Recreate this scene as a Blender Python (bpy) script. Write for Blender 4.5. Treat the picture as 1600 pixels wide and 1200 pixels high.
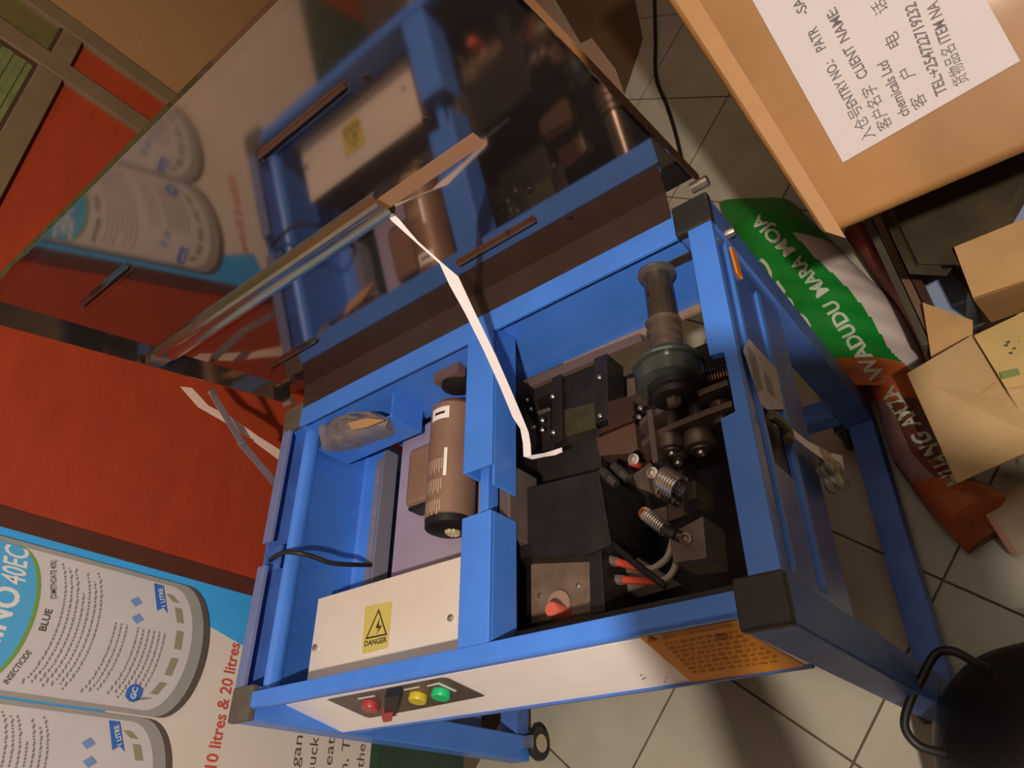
import bpy, bmesh, math, random
from mathutils import Vector, Matrix
from mathutils.bvhtree import BVHTree
random.seed(7)
SC = bpy.context.scene
COL = SC.collection
for o in list(bpy.data.objects): bpy.data.objects.remove(o)

# ---------------------------------------------------------------- camera
F = 1168.855
CAM = Vector((1.138425, -0.189361, 1.454052))
_w = Vector((2.44056169, -0.255738351, -0.864206435))
RM = Matrix.Rotation(_w.length, 3, _w.normalized())      # world -> camera (x right, y down, z forward)
cam_d = bpy.data.cameras.new('camera'); cam = bpy.data.objects.new('camera', cam_d); COL.objects.link(cam)
_r, _d, _f = (Vector(RM[i]) for i in range(3))
cam.matrix_world = Matrix(((_r.x, -_d.x, -_f.x, CAM.x), (_r.y, -_d.y, -_f.y, CAM.y), (_r.z, -_d.z, -_f.z, CAM.z), (0, 0, 0, 1)))
cam_d.sensor_width = 36; cam_d.lens = 36 * F / 1600; cam_d.clip_start = 0.02
SC.camera = cam

# ---------------------------------------------------------------- light, world, exposure
SC.view_settings.view_transform = 'Standard'; SC.view_settings.look = 'None'
SC.view_settings.exposure = 0.0; SC.view_settings.gamma = 1.0
SC.view_settings.use_curve_mapping = False
W = bpy.data.worlds.new('world'); SC.world = W; W.use_nodes = True
W.node_tree.nodes['Background'].inputs[0].default_value = (1.0, 0.80, 0.62, 1)
W.node_tree.nodes['Background'].inputs[1].default_value = 0.24
def area(name, loc, size, power, color, target, sy=None):
    l = bpy.data.lights.new(name, 'AREA'); l.energy = power; l.color = color; l.shape = 'RECTANGLE' if sy else 'DISK'
    l.size = size
    if sy: l.size_y = sy
    o = bpy.data.objects.new(name, l); COL.objects.link(o); o.location = loc
    o.rotation_euler = (Vector(target) - Vector(loc)).to_track_quat('-Z', 'Y').to_euler()
    return o
area('ceiling_light', (1.56, -0.90, 2.55), 0.07, 54, (1.0, 0.86, 0.76), (0.6, 0.3, 0.6))
area('ceiling_fill', (1.3, 0.5, 2.76), 2.4, 13, (1.0, 0.84, 0.70), (1.3, 0.5, 0))  # soft fill added to lift the shadows; no lamp hangs there

# ---------------------------------------------------------------- helpers
def ray(u, v):
    return Vector((( u - 800) / F, (v - 600) / F, 1)) @ RM      # R^T * d
def U(u, v, ax, val):
    d = ray(u, v); t = (val - CAM[ax]) / d[ax]; return CAM + d * t
def UN(u, v, n, p):
    d = ray(u, v); n = Vector(n); t = n.dot(Vector(p) - CAM) / n.dot(d); return CAM + d * t
def lin(c):
    return tuple(((x / 255) / 12.92 if x / 255 <= .04045 else ((x / 255 + .055) / 1.055) ** 2.4) for x in c)
MATS = {}
def mat(name, rgb, rough=.5, metal=0., var=0., scale=20., bump=0., bscale=None, emit=None, alpha=1., coat=0., stretch=None, rvar=0.):
    if name in MATS: return MATS[name]
    m = bpy.data.materials.new(name); m.use_nodes = True; nt = m.node_tree; b = nt.nodes['Principled BSDF']
    c = lin(rgb); b.inputs['Base Color'].default_value = (*c, 1); b.inputs['Roughness'].default_value = rough
    b.inputs['Metallic'].default_value = metal
    if coat: b.inputs['Coat Weight'].default_value = coat; b.inputs['Coat Roughness'].default_value = .15
    tc = None
    def coords():
        t = nt.nodes.new('ShaderNodeTexCoord'); mp = nt.nodes.new('ShaderNodeMapping')
        nt.links.new(t.outputs['Object'], mp.inputs[0])
        if stretch: mp.inputs['Scale'].default_value = stretch
        return mp.outputs[0]
    if var or rvar:
        n = nt.nodes.new('ShaderNodeTexNoise'); n.inputs['Scale'].default_value = scale; n.inputs['Detail'].default_value = 5
        nt.links.new(coords(), n.inputs['Vector'])
    if var:
        r = nt.nodes.new('ShaderNodeValToRGB')
        r.color_ramp.elements[0].position = .3; r.color_ramp.elements[1].position = .72
        r.color_ramp.elements[0].color = (*[max(0, x * (1 - var)) for x in c], 1)
        r.color_ramp.elements[1].color = (*[min(1, x * (1 + var)) for x in c], 1)
        nt.links.new(n.outputs['Fac'], r.inputs[0]); nt.links.new(r.outputs[0], b.inputs['Base Color'])
    if rvar:
        mr = nt.nodes.new('ShaderNodeMapRange'); mr.inputs['From Min'].default_value = .3; mr.inputs['From Max'].default_value = .7
        mr.inputs['To Min'].default_value = max(0, rough - rvar); mr.inputs['To Max'].default_value = rough + rvar
        nt.links.new(n.outputs['Fac'], mr.inputs['Value']); nt.links.new(mr.outputs[0], b.inputs['Roughness'])
    if bump:
        n2 = nt.nodes.new('ShaderNodeTexNoise'); n2.inputs['Scale'].default_value = bscale or scale * 3; n2.inputs['Detail'].default_value = 6
        nt.links.new(coords(), n2.inputs['Vector'])
        bp = nt.nodes.new('ShaderNodeBump'); bp.inputs['Strength'].default_value = bump; bp.inputs['Distance'].default_value = .002
        nt.links.new(n2.outputs['Fac'], bp.inputs['Height']); nt.links.new(bp.outputs[0], b.inputs['Normal'])
    if emit:
        b.inputs['Emission Color'].default_value = (*lin(emit[0]), 1); b.inputs['Emission Strength'].default_value = emit[1]
    if alpha < 1: b.inputs['Alpha'].default_value = alpha
    MATS[name] = m; return m

def obj(name, bm, m, parent=None, smooth=False, bevel=0., mats=None):
    bmesh.ops.recalc_face_normals(bm, faces=bm.faces)
    return _obj(name, bm, m, parent, smooth, bevel, mats)
def _obj(name, bm, m, parent=None, smooth=False, bevel=0., mats=None):
    me = bpy.data.meshes.new(name)
    vs = [v.co for v in bm.verts]
    c = Vector([(min(v[i] for v in vs) + max(v[i] for v in vs)) / 2 for i in range(3)])
    bmesh.ops.translate(bm, verts=bm.verts, vec=-c)
    bm.to_mesh(me); bm.free()
    for x in (mats or [m]): me.materials.append(x)
    if smooth:
        me.polygons.foreach_set('use_smooth', [True] * len(me.polygons))
        me.set_sharp_from_angle(angle=math.radians(38))
    o = bpy.data.objects.new(name, me); COL.objects.link(o); o.location = c
    if parent: adopt(o, parent)
    if bevel:
        b = o.modifiers.new('bevel', 'BEVEL'); b.width = bevel; b.segments = 2; b.limit_method = 'ANGLE'; b.angle_limit = .6
    return o
def worldloc(o):
    p = o.location.copy()
    q = o.parent
    while q: p += q.location; q = q.parent
    return p
def adopt(o, parent):
    o.location = o.location - worldloc(parent); o.parent = parent
def thing(name, label, cat, loc, group=None):
    o = bpy.data.objects.new(name, None); COL.objects.link(o); o.location = loc; o.empty_display_size = .05
    tag(o, label, cat, group); return o
def tag(o, label, cat, group=None):
    o['label'] = label; o['category'] = cat
    if group: o['group'] = group
    return o
def struct(o): o['kind'] = 'structure'; return o
def B(): return bmesh.new()
def box(bm, x0, x1, y0, y1, z0, z1):
    vs = [bm.verts.new(p) for p in ((x0, y0, z0), (x1, y0, z0), (x1, y1, z0), (x0, y1, z0), (x0, y0, z1), (x1, y0, z1), (x1, y1, z1), (x0, y1, z1))]
    for f in ((3, 2, 1, 0), (4, 5, 6, 7), (0, 1, 5, 4), (1, 2, 6, 5), (2, 3, 7, 6), (3, 0, 4, 7)): bm.faces.new([vs[i] for i in f])
    return bm
def prism(bm, pts, off):
    off = Vector(off); a = [bm.verts.new(p) for p in pts]; b = [bm.verts.new(Vector(p) + off) for p in pts]
    n = len(a); bm.faces.new(a); bm.faces.new(b[::-1])
    for i in range(n): bm.faces.new((a[i], b[i], b[(i + 1) % n], a[(i + 1) % n]))
    return bm
def frame(d):
    d = d.normalized(); a = Vector((0, 0, 1)) if abs(d.z) < .9 else Vector((1, 0, 0))
    x = d.cross(a).normalized(); return x, d.cross(x).normalized()
def tube(bm, pts, r, seg=10, rs=None, closed=False):
    pts = [Vector(p) for p in pts]; rings = []
    n = len(pts)
    for i, p in enumerate(pts):
        d = (pts[min(i + 1, n - 1)] - pts[max(i - 1, 0)]) if not closed else (pts[(i + 1) % n] - pts[i - 1])
        if i == 0: x, y = frame(d)
        else:
            d.normalize(); x = (x - d * x.dot(d)).normalized(); y = d.cross(x)
        rr = rs[i] if rs else r
        rings.append([bm.verts.new(p + x * rr * math.cos(t) + y * rr * math.sin(t)) for t in [2 * math.pi * k / seg for k in range(seg)]])
    for i in range(n - 1 + (1 if closed else 0)):
        A, C = rings[i], rings[(i + 1) % n]
        for k in range(seg): bm.faces.new((A[k], A[(k + 1) % seg], C[(k + 1) % seg], C[k]))
    if not closed: bm.faces.new(rings[0][::-1]); bm.faces.new(rings[-1])
    return bm
def cyl(bm, a, b, r, r2=None, seg=20):
    return tube(bm, [a, b], r, seg, rs=[r, r if r2 is None else r2])
def lathe(bm, p, axis, prof, seg=28):          # prof: (distance along axis, radius)
    axis = Vector(axis).normalized(); x, y = frame(axis); p = Vector(p); rings = []
    for h, r in prof:
        rings.append([bm.verts.new(p + axis * h + (x * math.cos(t) + y * math.sin(t)) * max(r, 1e-4)) for t in [2 * math.pi * k / seg for k in range(seg)]])
    for A, C in zip(rings, rings[1:]):
        for k in range(seg): bm.faces.new((A[k], A[(k + 1) % seg], C[(k + 1) % seg], C[k]))
    bm.faces.new(rings[0][::-1]); bm.faces.new(rings[-1]); return bm
def helix(bm, a, b, R, r, turns, seg=8, n=14):
    a, b = Vector(a), Vector(b); d = b - a; x, y = frame(d); N = int(turns * n)
    return tube(bm, [a + d * (i / N) + (x * math.cos(2 * math.pi * i / n) + y * math.sin(2 * math.pi * i / n)) * R for i in range(N + 1)], r, seg)
def catmull(P, n=8):
    P = [Vector(p) for p in P]; out = []
    for i in range(len(P) - 1):
        p0, p1, p2, p3 = P[max(i - 1, 0)], P[i], P[i + 1], P[min(i + 2, len(P) - 1)]
        for k in range(n):
            t = k / n
            out.append(.5 * ((2 * p1) + (p2 - p0) * t + (2 * p0 - 5 * p1 + 4 * p2 - p3) * t * t + (3 * p1 - p0 - 3 * p2 + p3) * t ** 3))
    return out + [P[-1]]
def text_bm(s, bold=0.):
    cu = bpy.data.curves.new('t', 'FONT'); cu.body = s; cu.size = 1; cu.offset = bold; cu.resolution_u = 3
    o = bpy.data.objects.new('t', cu); COL.objects.link(o)
    dg = bpy.context.evaluated_depsgraph_get(); me = bpy.data.meshes.new_from_object(o.evaluated_get(dg))
    bm = B(); bm.from_mesh(me); bpy.data.objects.remove(o); bpy.data.meshes.remove(me); bpy.data.curves.remove(cu)
    return bm
def text_into(bm, s, p0, p1, up, h=None, bold=0., shear=0., lift=None):
    """lettering s from p0 to p1 (width fitted), up = direction of the letter tops, h = cap height"""
    t = text_bm(s, bold); p0 = Vector(p0); p1 = Vector(p1); d = (p1 - p0); wd = d.length; d.normalize()
    up = Vector(up); up = (up - d * up.dot(d)).normalized()
    xs = [v.co.x for v in t.verts]
    if not xs: return
    x0, x1 = min(xs), max(xs); sx = wd / (x1 - x0); sy = (h / .72) if h else sx
    mp = {}
    for v in t.verts:
        c = p0 + d * ((v.co.x - x0) * sx + v.co.y * sy * shear) + up * (v.co.y * sy)
        if lift: c = lift(c)
        mp[v] = bm.verts.new(c)
    for f in t.faces:
        try: bm.faces.new([mp[v] for v in f.verts])
        except ValueError: pass
    t.free()
def copies(o, locs):
    out = []
    for l in locs:
        c = o.copy(); COL.objects.link(c); c.location = l; out.append(c)
    return out

# ---------------------------------------------------------------- materials
BLUE = mat('blue_paint', (72, 132, 226), .42, 0, .10, 9, .12, 160, coat=.15)
BLUE2 = mat('dull_blue_paint', (74, 112, 186), .45, 0, .22, 14, .15, 150, coat=.1)  # duller, more mottled blue for right legs, base rails and lower panels
BLACKP = mat('black_plastic', (42, 40, 37), .5, 0, .15, 30, .1)
STEEL = mat('lid_stainless', (170, 153, 140), .065, .96, .10, 3.5, 0, rvar=.02)
CHROME = mat('chrome', (190, 180, 168), .22, .85, .1, 30)
DSTEEL = mat('dark_steel', (98, 86, 75), .27, .65, .2, 40, .1)
MACH = mat('machine_black', (34, 29, 26), .5, .2, .35, 25, .2)
MACHB = mat('machined_bracket', (104, 88, 76), .42, .45, .2, 30, .15)
WHITEP = mat('cream_plate', (246, 240, 232), .35, 0, .05, 12)
CARD = mat('cardboard', (186, 148, 96), .8, 0, .10, 14, .15, 200)
CARDT = mat('taped_cardboard', (158, 114, 62), .55, 0, .2, 6, .12, 60, coat=.1)
CARD2 = mat('cardboard_pale', (184, 154, 106), .75, 0, .08, 12, .15, 180)
STRAPM = mat('white_strap', (238, 228, 224), .55, 0, .03, 60, .1)
ALU = mat('brown_frame', (128, 106, 78), .5, .1, .10, 12)
ORANGE = mat('orange_panel', (164, 58, 22), .65, 0, .10, 8, .2, 60, stretch=(1, 1, 3))

# ================================================================= SETTING
# floor: base slab plus laid tiles
fl = struct(obj('floor', box(B(), -.19, 4.2, -2.4, 3.6, -.03, -.002), mat('grout', (96, 84, 66), .9, 0, .2, 20)))
TILE = mat('floor_tile', (176, 172, 152), .32, 0, .14, 5, .05, 30, rvar=.08)
ts = .345; a = math.radians(51); e1 = Vector((math.cos(a), math.sin(a), 0)); e2 = Vector((math.sin(a), -math.cos(a), 0)); o0 = Vector((.701, -.041, 0))
proto = None
for i in range(-16, 18):
    for j in range(-16, 18):
        c = o0 + e1 * ts * (i + .5) + e2 * ts * (j + .5)
        if not (-.04 < c.x < 3.5 and -2.2 < c.y < 3.4): continue
        if proto is None:
            g = ts / 2 - .0022; bm = B(); prism(bm, [e1 * sx * g + e2 * sy * g + Vector((0, 0, -.0015)) for sx, sy in ((-1, -1), (1, -1), (1, 1), (-1, 1))], (0, 0, .0015))
            proto = obj('tile', bm, TILE); proto.location = c + Vector((0, 0, -.00075)); adopt(proto, fl)
        else:
            k = proto.copy(); COL.objects.link(k); k.parent = None; k.location = c + Vector((0, 0, -.00075 + random.uniform(-.0002, .0002))); adopt(k, fl)
WX = -.19
BEIGE = mat('beige_wall', (168, 124, 78), .85, 0, .06, 4, .2, 80)
wl = struct(obj('wall_left', box(B(), WX - .1, WX, -2.4, 3.6, -.03, 2.8), BEIGE))
DARKW = mat('dim_wall', (120, 88, 62), .85, 0, .1, 2, .2)
struct(obj('wall_back', box(B(), WX - .1, 4.3, 3.6, 3.7, -.03, 2.8), DARKW))
struct(obj('wall_front', box(B(), WX - .1, 4.3, -2.5, -2.4, -.03, 2.8), DARKW))
struct(obj('wall_right', box(B(), 4.2, 4.3, -2.4, 3.6, -.03, 2.8), DARKW))
struct(obj('ceiling', box(B(), WX - .1, 4.3, -2.5, 3.7, 2.8, 2.9), mat('ceiling_paint', (150, 130, 110), .9)))
# partition door: frame members, orange panels, glass panes (all on the left wall plane)
dr = bpy.data.objects.new('door_1', None); COL.objects.link(dr); dr.location = (WX, .8, 0); dr['kind'] = 'structure'
def dbox(name, y0, y1, z0, z1, t, m, bev=0.):
    return obj(name, box(B(), WX, WX + t, y0, y1, z0, z1), m, dr, bevel=bev)
dbox('orange_panel', .262, 1.171, 0, 1.295, .003, ORANGE)
dbox('orange_panel', -2.4, -.86, 0, 2.1, .003, ORANGE)
dbox('green_panel', -.86, .262, 0, .26, .003, mat('dark_green_panel', (56, 78, 62), .6, 0, .15, 8))
dbox('orange_panel', 1.217, 1.302, 0, 1.295, .003, ORANGE)
dbox('frame_stile', 1.171, 1.217, 0, 2.1, .016, ALU, .002)
dbox('frame_stile', 1.302, 1.345, 0, 2.1, .016, ALU, .002)
dbox('frame_rail', .262, 1.171, 1.295, 1.342, .014, ALU, .002)
dbox('frame_rail', 1.217, 1.302, 1.295, 1.334, .014, ALU, .002)
dbox('frame_bead', .262, 1.171, 1.342, 1.349, .010, mat('dark_bead', (70, 52, 34), .6))
dbox('frame_bead', 1.217, 1.302, 1.334, 1.341, .010, MATS['dark_bead'])
dbox('frame_bead', 1.164, 1.171, 1.349, 2.06, .010, MATS['dark_bead'])
dbox('dark_strip', .262, .294, 0, 1.295, .006, mat('brown_strip', (84, 40, 24), .8, 0, .1, 10))  # flat dark brown strip beside the poster edge
dbox('glass_pane', 1.217, 1.302, 1.341, 2.06, .004, mat('olive_glass', (108, 98, 56), .25, 0, .1, 30))
bm = B(); z = 1.349
GL = mat('ribbed_glass', (118, 122, 74), .22, 0, .15, 30)
for k in range(60):
    box(bm, WX, WX + (.006 if k % 2 else .004), .262, 1.164, z, z + .0115); z += .0118
pp = obj('ribbed_glass_pane', bm, GL, dr); pp['kind'] = 'stuff'
dbox('frame_rail', .262, 1.345, 2.06, 2.1, .014, ALU)

# ================================================================= POSTER
PX = WX + .0035
ps = thing('wall_poster', 'large pale poster on the left wall printed with grey tins and red litres text', 'poster', (PX, -.3, .29))
def layer(k): return PX + .0004 * k
def pl(name, pts, k, m, par=ps, smooth=False):      # flat print: list of (y, z)
    return obj(name, prism(B(), [(layer(k), y, z) for y, z in pts], (.0003, 0, 0)), m, par)
PAPER = mat('poster_paper', (226, 214, 198), .55, 0, .03, 5)
def YZ(u, v): p = U(u, v, 0, PX); return (p.y, p.z)
pl('poster_sheet', [(-.86, .262), (.262, .262), (.262, 1.40), (-.86, 1.40)], 0, PAPER)
SKY = mat('sky_blue_print', (66, 172, 240), .5, 0, .12, 6)
p1 = YZ(385, 1012); p2 = YZ(320, 975)
pl('blue_field', [(.262, 1.40), (.262, p1[1] - .035), p1, p2, (.02, .86), (-.86, 1.05), (-.86, 1.40)], 1, SKY)
pl('green_footer', [(-.86, .262), (.262, .262), (.262, .290), (-.2, .290), (-.86, .290)], 1, mat('green_print', (56, 78, 62), .6))
CAN = mat('tin_print', (196, 190, 184), .55, 0, .04, 10); CANR = mat('tin_rim_print', (96, 82, 74), .6); LBL = mat('tin_label_print', (206, 201, 198), .55, 0, .03, 12)
CANE = mat('tin_edge_print', (158, 156, 148), .55, 0, .05, 20)
LB = mat('tin_blue_print', (84, 172, 222), .55); LG = mat('tin_green_line', (120, 160, 70), .55); INK = mat('grey_ink', (138, 132, 130), .6); INKD = mat('dark_ink', (88, 80, 74), .6)
WPR = mat('white_print', (226, 226, 222), .5); TAGB = mat('tag_blue_print', (60, 110, 190), .5); OLIVE = mat('olive_print', (150, 146, 116), .6)
def can(yc, hw, zb, k0):
    arc = lambda w, sag, z0, n=18: [(yc + w * math.sin(t), z0 + sag * (1 - math.cos(t))) for t in [math.pi / 2 * (2 * i / n - 1) for i in range(n + 1)]]
    sag = .062
    top = zb + .43
    c = pl('tin_picture', arc(hw, sag, zb) + [(yc + hw, top), (yc - hw, top)], k0, CANR)
    pl('tin_body_print', arc(hw, sag, zb + .012) + [(yc + hw, top), (yc - hw, top)], k0 + 1, CANE, c)
    pl('tin_label', arc(hw * .93, sag * .95, zb + .034) + [(yc + hw * .93, top), (yc - hw * .93, top)], k0 + 2, LBL, c)
    a1 = arc(hw * .93, .055, zb + .300)
    pl('blue_band', a1 + [(yc + hw * .93, top), (yc - hw * .93, top)], k0 + 3, LB, c)
    pl('green_line', a1 + [(y, z + .006) for y, z in a1[::-1]], k0 + 4, LG, c)
    X = lambda y, z, kk: Vector((layer(kk), yc + y * hw, zb + z))
    bm = B()
    for r in range(19):
        zz = .262 - r * .0098
        if r in (7, 8, 12): continue
        y = -.82 + .03 * (r % 3); ye = (.84, .8, .82, .5, .8, .7)[r % 6]
        if r > 8: ye = min(ye, .20)
        while y < ye:
            w = random.uniform(.02, .07); s = .055 * (1 - math.cos(math.asin(max(-.99, min(.99, y)))))
            prism(bm, [X(y, zz + s, k0 + 4), X(min(y + w, ye), zz + s, k0 + 4), X(min(y + w, ye), zz + s + .0028, k0 + 4), X(y, zz + s + .0028, k0 + 4)], (.0002, 0, 0)); y += w + .014
    q = obj('small_print', bm, INK, c); q['kind'] = 'stuff'
    bm = B(); text_into(bm, 'BLUE', X(-.12, .279, k0 + 5), X(.18, .279, k0 + 5), (0, 0, 1), .011, .02); obj('blue_word', bm, INKD, c)
    bm = B(); text_into(bm, 'INSECTICIDE', X(-.86, .306, k0 + 5), X(-.42, .288, k0 + 5), (0, 0, 1), .009, .01)
    obj('product_kind_word', bm, INKD, c)
    bm = B(); text_into(bm, '(DIMETHOATE 40%)', X(.34, .279, k0 + 5), X(.86, .298, k0 + 5), (0, 0, 1), .009, .01); obj('ingredient_words', bm, INKD, c)
    bm = B(); text_into(bm, 'DIMINO', X(-.93, .342, k0 + 5), X(.34, .330, k0 + 5), (0, 0, 1), .038, .025); text_into(bm, '40EC', X(.40, .330, k0 + 5), X(.90, .342, k0 + 5), (0, 0, 1), .035, .015, .25)
    obj('tin_title', bm, WPR, c)
    bm = B(); prism(bm, [X(.50, .092, k0 + 5), X(.90, .112, k0 + 5), X(.90, .130, k0 + 5), X(.50, .112, k0 + 5), X(.57, .102, k0 + 5)], (.0002, 0, 0)); obj('blue_tag', bm, TAGB, c)
    bm = B(); text_into(bm, '1 LITRE', X(.60, .099, k0 + 6), X(.86, .113, k0 + 6), (0, 0, 1), .008, .02); obj('tag_words', bm, WPR, c)
    bm = B()
    aa = [(y, z) for y, z in arc(hw * .80, .046, zb + .052)]; bb = [(y, z + .013) for y, z in aa[::-1]]
    for i in range(0, 16, 3):
        prism(bm, [(layer(k0 + 5), *p) for p in (aa[i], aa[i + 2], (aa[i + 2][0], aa[i + 2][1] + .013), (aa[i][0], aa[i][1] + .013))], (.0002, 0, 0))
    obj('pictogram_band', bm, OLIVE, c)
    bm = B(); lathe(bm, X(-.72, .115, k0 + 5), (1, 0, 0), [(0, .014), (.0002, .014)], 20); obj('round_emblem', bm, TAGB, c)
    bm = B(); text_into(bm, 'GC', X(-.80, .111, k0 + 6), X(-.64, .111, k0 + 6), (0, 0, 1), .009, .03); obj('emblem_letters', bm, WPR, c)
    bm = B()
    for dy, dz in ((.32, .142), (.56, .152)): prism(bm, [X(dy, dz - .011, k0 + 5), X(dy + .08, dz, k0 + 5), X(dy, dz + .011, k0 + 5), X(dy - .08, dz, k0 + 5)], (.0002, 0, 0))
    obj('hazard_diamonds', bm, mat('pale_blue_print', (120, 150, 200), .6), c)
can(-.145 - .22, .112, .722, 2)
can(-.085, .105, .720, 3)
can(.135, .112, .707, 10)
RED = mat('red_print', (205, 84, 70), .55)
bm = B(); a0, a1_ = YZ(338, 1198), YZ(366, 1004)
text_into(bm, '10 litres & 20 litres', (layer(2), a0[0] - .003, a0[1]), (layer(2), a1_[0], a0[1]), (0, 0, 1), .0235, .02); obj('red_words', bm, RED, ps)
for w, u, v, dy in (('gan', 473, 1150, .055), ('suck', 498, 1152, .064), ('eat', 523, 1153, .05), ('n, T', 547, 1156, .06), ('the', 571, 1163, .045)):
    bm = B(); q = YZ(u, v); text_into(bm, w, (layer(2), q[0] - dy, q[1]), (layer(2), q[0], q[1]), (0, 0, 1), .021, .0); obj('grey_word', bm, INKD, ps)

# ================================================================= STRAPPING MACHINE
MC = thing('strapping_machine', 'blue strapping machine standing open with its mirror-bright stainless lid raised', 'machine', (.45, .28, 0))
Wd, Dp, Ht = .9, .565, .75
# legs with corner caps
for (x0, y0) in ((0, 0), (.85, 0), (0, Dp - .05), (.85, Dp - .05)):
    l = obj('leg', box(B(), x0, x0 + .05, y0, y0 + .05, .05, Ht - .004), BLUE2 if x0 else BLUE, MC, bevel=.0025)
    obj('corner_cap', box(B(), x0 - .0012, x0 + .0512, y0 - .0012, y0 + .0512, Ht - .012, Ht + .002), BLACKP if x0 else mat('dusty_black_plastic', (92, 84, 72), .6, 0, .12, 40), l, bevel=.003)
# base rails and casters
obj('base_rail', box(B(), .855, .90, .05, Dp - .05, .045, .09), BLUE2, MC, bevel=.003)
obj('base_rail', box(B(), 0, .045, .05, Dp - .05, .045, .09), BLUE2, MC, bevel=.003)
obj('base_rail', box(B(), .05, .85, Dp - .05, Dp - .01, .10, .145), BLUE, MC, bevel=.003)
for cx, cy in ((.062, .036), (.838, .036), (.062, .53), (.838, .53)):
    c = obj('caster', lathe(B(), (cx - .008, cy, .034), (1, 0, 0), [(0, .015), (.001, .032), (.004, .034), (.012, .034), (.015, .032), (.016, .015)], 32), BLACKP, MC, smooth=True)
    bm = B(); box(bm, cx - .013, cx - .009, cy - .012, cy + .012, .03, .07); box(bm, cx - .013, cx + .013, cy - .012, cy + .012, .069, .073)
    obj('caster_fork', bm, CHROME, c); obj('hub', cyl(B(), (cx - .010, cy, .034), (cx + .0095, cy, .034), .018, seg=28), mat('cream_hub', (190, 176, 150), .5), c)
# top rails
bm = B(); prism(bm, [(.05, .040, .750), (.05, .019, .750), (.05, .0155, .745), (.05, .0155, .738), (.05, .022, .736), (.05, .030, .684), (.05, .040, .684)], (.8, 0, 0))
obj('front_rail', bm, BLUE, MC, bevel=.0012)
bm = B(); box(bm, .05, .85, .512, .552, .744, .750); box(bm, .05, .85, .545, .565, .70, .745)
obj('back_rail', bm, BLUE, MC, bevel=.001)
bm = B(); prism(bm, [(.866, .05, .738), (.8995, .05, .738), (.8995, .515, .738), (.866, .515, .738), (.866, .315, .738), (.884, .312, .738), (.884, .232, .738), (.866, .229, .738)], (0, 0, .012))
obj('right_rail', bm, BLUE, MC, bevel=.001)
for y0, y1 in ((.05, .249), (.292, .515)):
    obj('left_rail', box(B(), .0, .022, y0, y1, .742, .750), mat('grey_blue_paint', (112, 124, 168), .5, 0, .06, 15), MC, bevel=.001)
obj('left_rail', box(B(), .0, .022, .249, .292, .72, .7245), BLUE2, MC)
# left inner wall: pressed channel with rounded bead, ledge, foam strip
bm = B()
prof = [(.014, .700), (.034, .700), (.035, .722), (.038, .7245), (.044, .722), (.049, .714), (.050, .706), (.047, .697), (.042, .690), (.042, .578), (.046, .573), (.085, .570), (.095, .568), (.095, .560), (.014, .560)]
prism(bm, [(x, .03, z) for x, z in prof], (0, .50, 0))
obj('left_inner_wall', bm, BLUE, MC, smooth=True)
obj('foam_strip', box(B(), .077, .093, .24, .50, .569, .576), mat('grey_foam', (120, 122, 140), .9, 0, .2, 60), MC)
obj('ledge_lip', box(B(), .095, .099, .05, .52, .540, .575), mat('dull_edge', (150, 150, 165), .5, .3), MC)
obj('left_outer_panel', box(B(), .002, .006, .05, .515, .16, .742), BLUE2, MC)
# back inner wall
bm = B(); box(bm, .045, .855, .528, .534, .588, .744); obj('back_inner_wall', bm, BLUE, MC)
bm = B(); box(bm, .55, .86, .515, .528, .582, .588); obj('back_wall_ledge', bm, mat('dusty_tan_edge', (150, 120, 100), .7, 0, .15, 30), MC)
# tray box with plastic bag of spare parts
z0, z1 = .615, .70
bm = B(); box(bm, .051, .252, .480, .483, .624, .700); box(bm, .250, .253, .480, .528, .624, .700); box(bm, .051, .252, .480, .528, .624, .628); box(bm, .051, .252, .480, .486, .698, .700)
obj('parts_tray', bm, BLUE, MC, bevel=.001)
bm = B(); prism(bm, [(.12, .528, .60), (.34, .528, .60), (.34, .528, .52), (.12, .528, .46)], (0, .006, 0)); obj('triangular_gusset', bm, BLUE, MC)
# centre partition beam
bm = B()
for y0, y1, xa in ((.282, .528, .476), (.04, .214, .478)):
    box(bm, xa, .530, y0, y1, .742, .748); box(bm, .526, .530, y0 - (.03 if y0 > .2 else 0), y1, .692, .742); box(bm, xa, xa + .004, y0, y1, .66, .742)
obj('partition_beam', bm, BLUE, MC, bevel=.0015)
bm = B(); box(bm, .487, .503, .18, .32, .700, .722); obj('guide_bar', bm, BLUE, MC, bevel=.001)
obj('dark_guide_box', box(B(), .508, .528, .19, .30, .64, .705), mat('guide_grey', (92, 80, 74), .6, 0, .15, 20), MC, bevel=.002)
obj('partition_wall', box(B(), .484, .488, .05, .50, .40, .690), MACH, MC)
# electrical box
eb = obj('electrical_box', box(B(), .095, .424, .054, .190, .56, .680), mat('box_side', (88, 70, 60), .6, .2), MC)
co = obj('box_cover', box(B(), .093, .427, .052, .192, .680, .6825), mat('polished_cover', (230, 218, 202), .22, .12, .06, 5), eb, bevel=.0008)
bm = B(); q = [U(*p, 2, .683) for p in ((571, 948), (613, 940), (606, 1012), (566, 1022))]; prism(bm, q, (0, 0, .0004)); obj('warning_label', bm, mat('pale_yellow', (205, 188, 96), .5), eb)
bm = B(); tri = [U(*p, 2, .6835) for p in ((592, 951), (571, 999), (605, 992))]; cen = (tri[0] + tri[1] + tri[2]) / 3
for i in range(3):
    A, C = tri[i], tri[(i + 1) % 3]; prism(bm, [A, C, C.lerp(cen, .17), A.lerp(cen, .17)], (0, 0, .0003))
zz = [U(*p, 2, .6835) for p in ((593, 966), (587, 982), (592, 981), (588, 992), (597, 977), (592, 978))]; prism(bm, zz, (0, 0, .0003))
obj('high_voltage_symbol', bm, mat('black_ink', (52, 44, 30), .6), eb)
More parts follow.
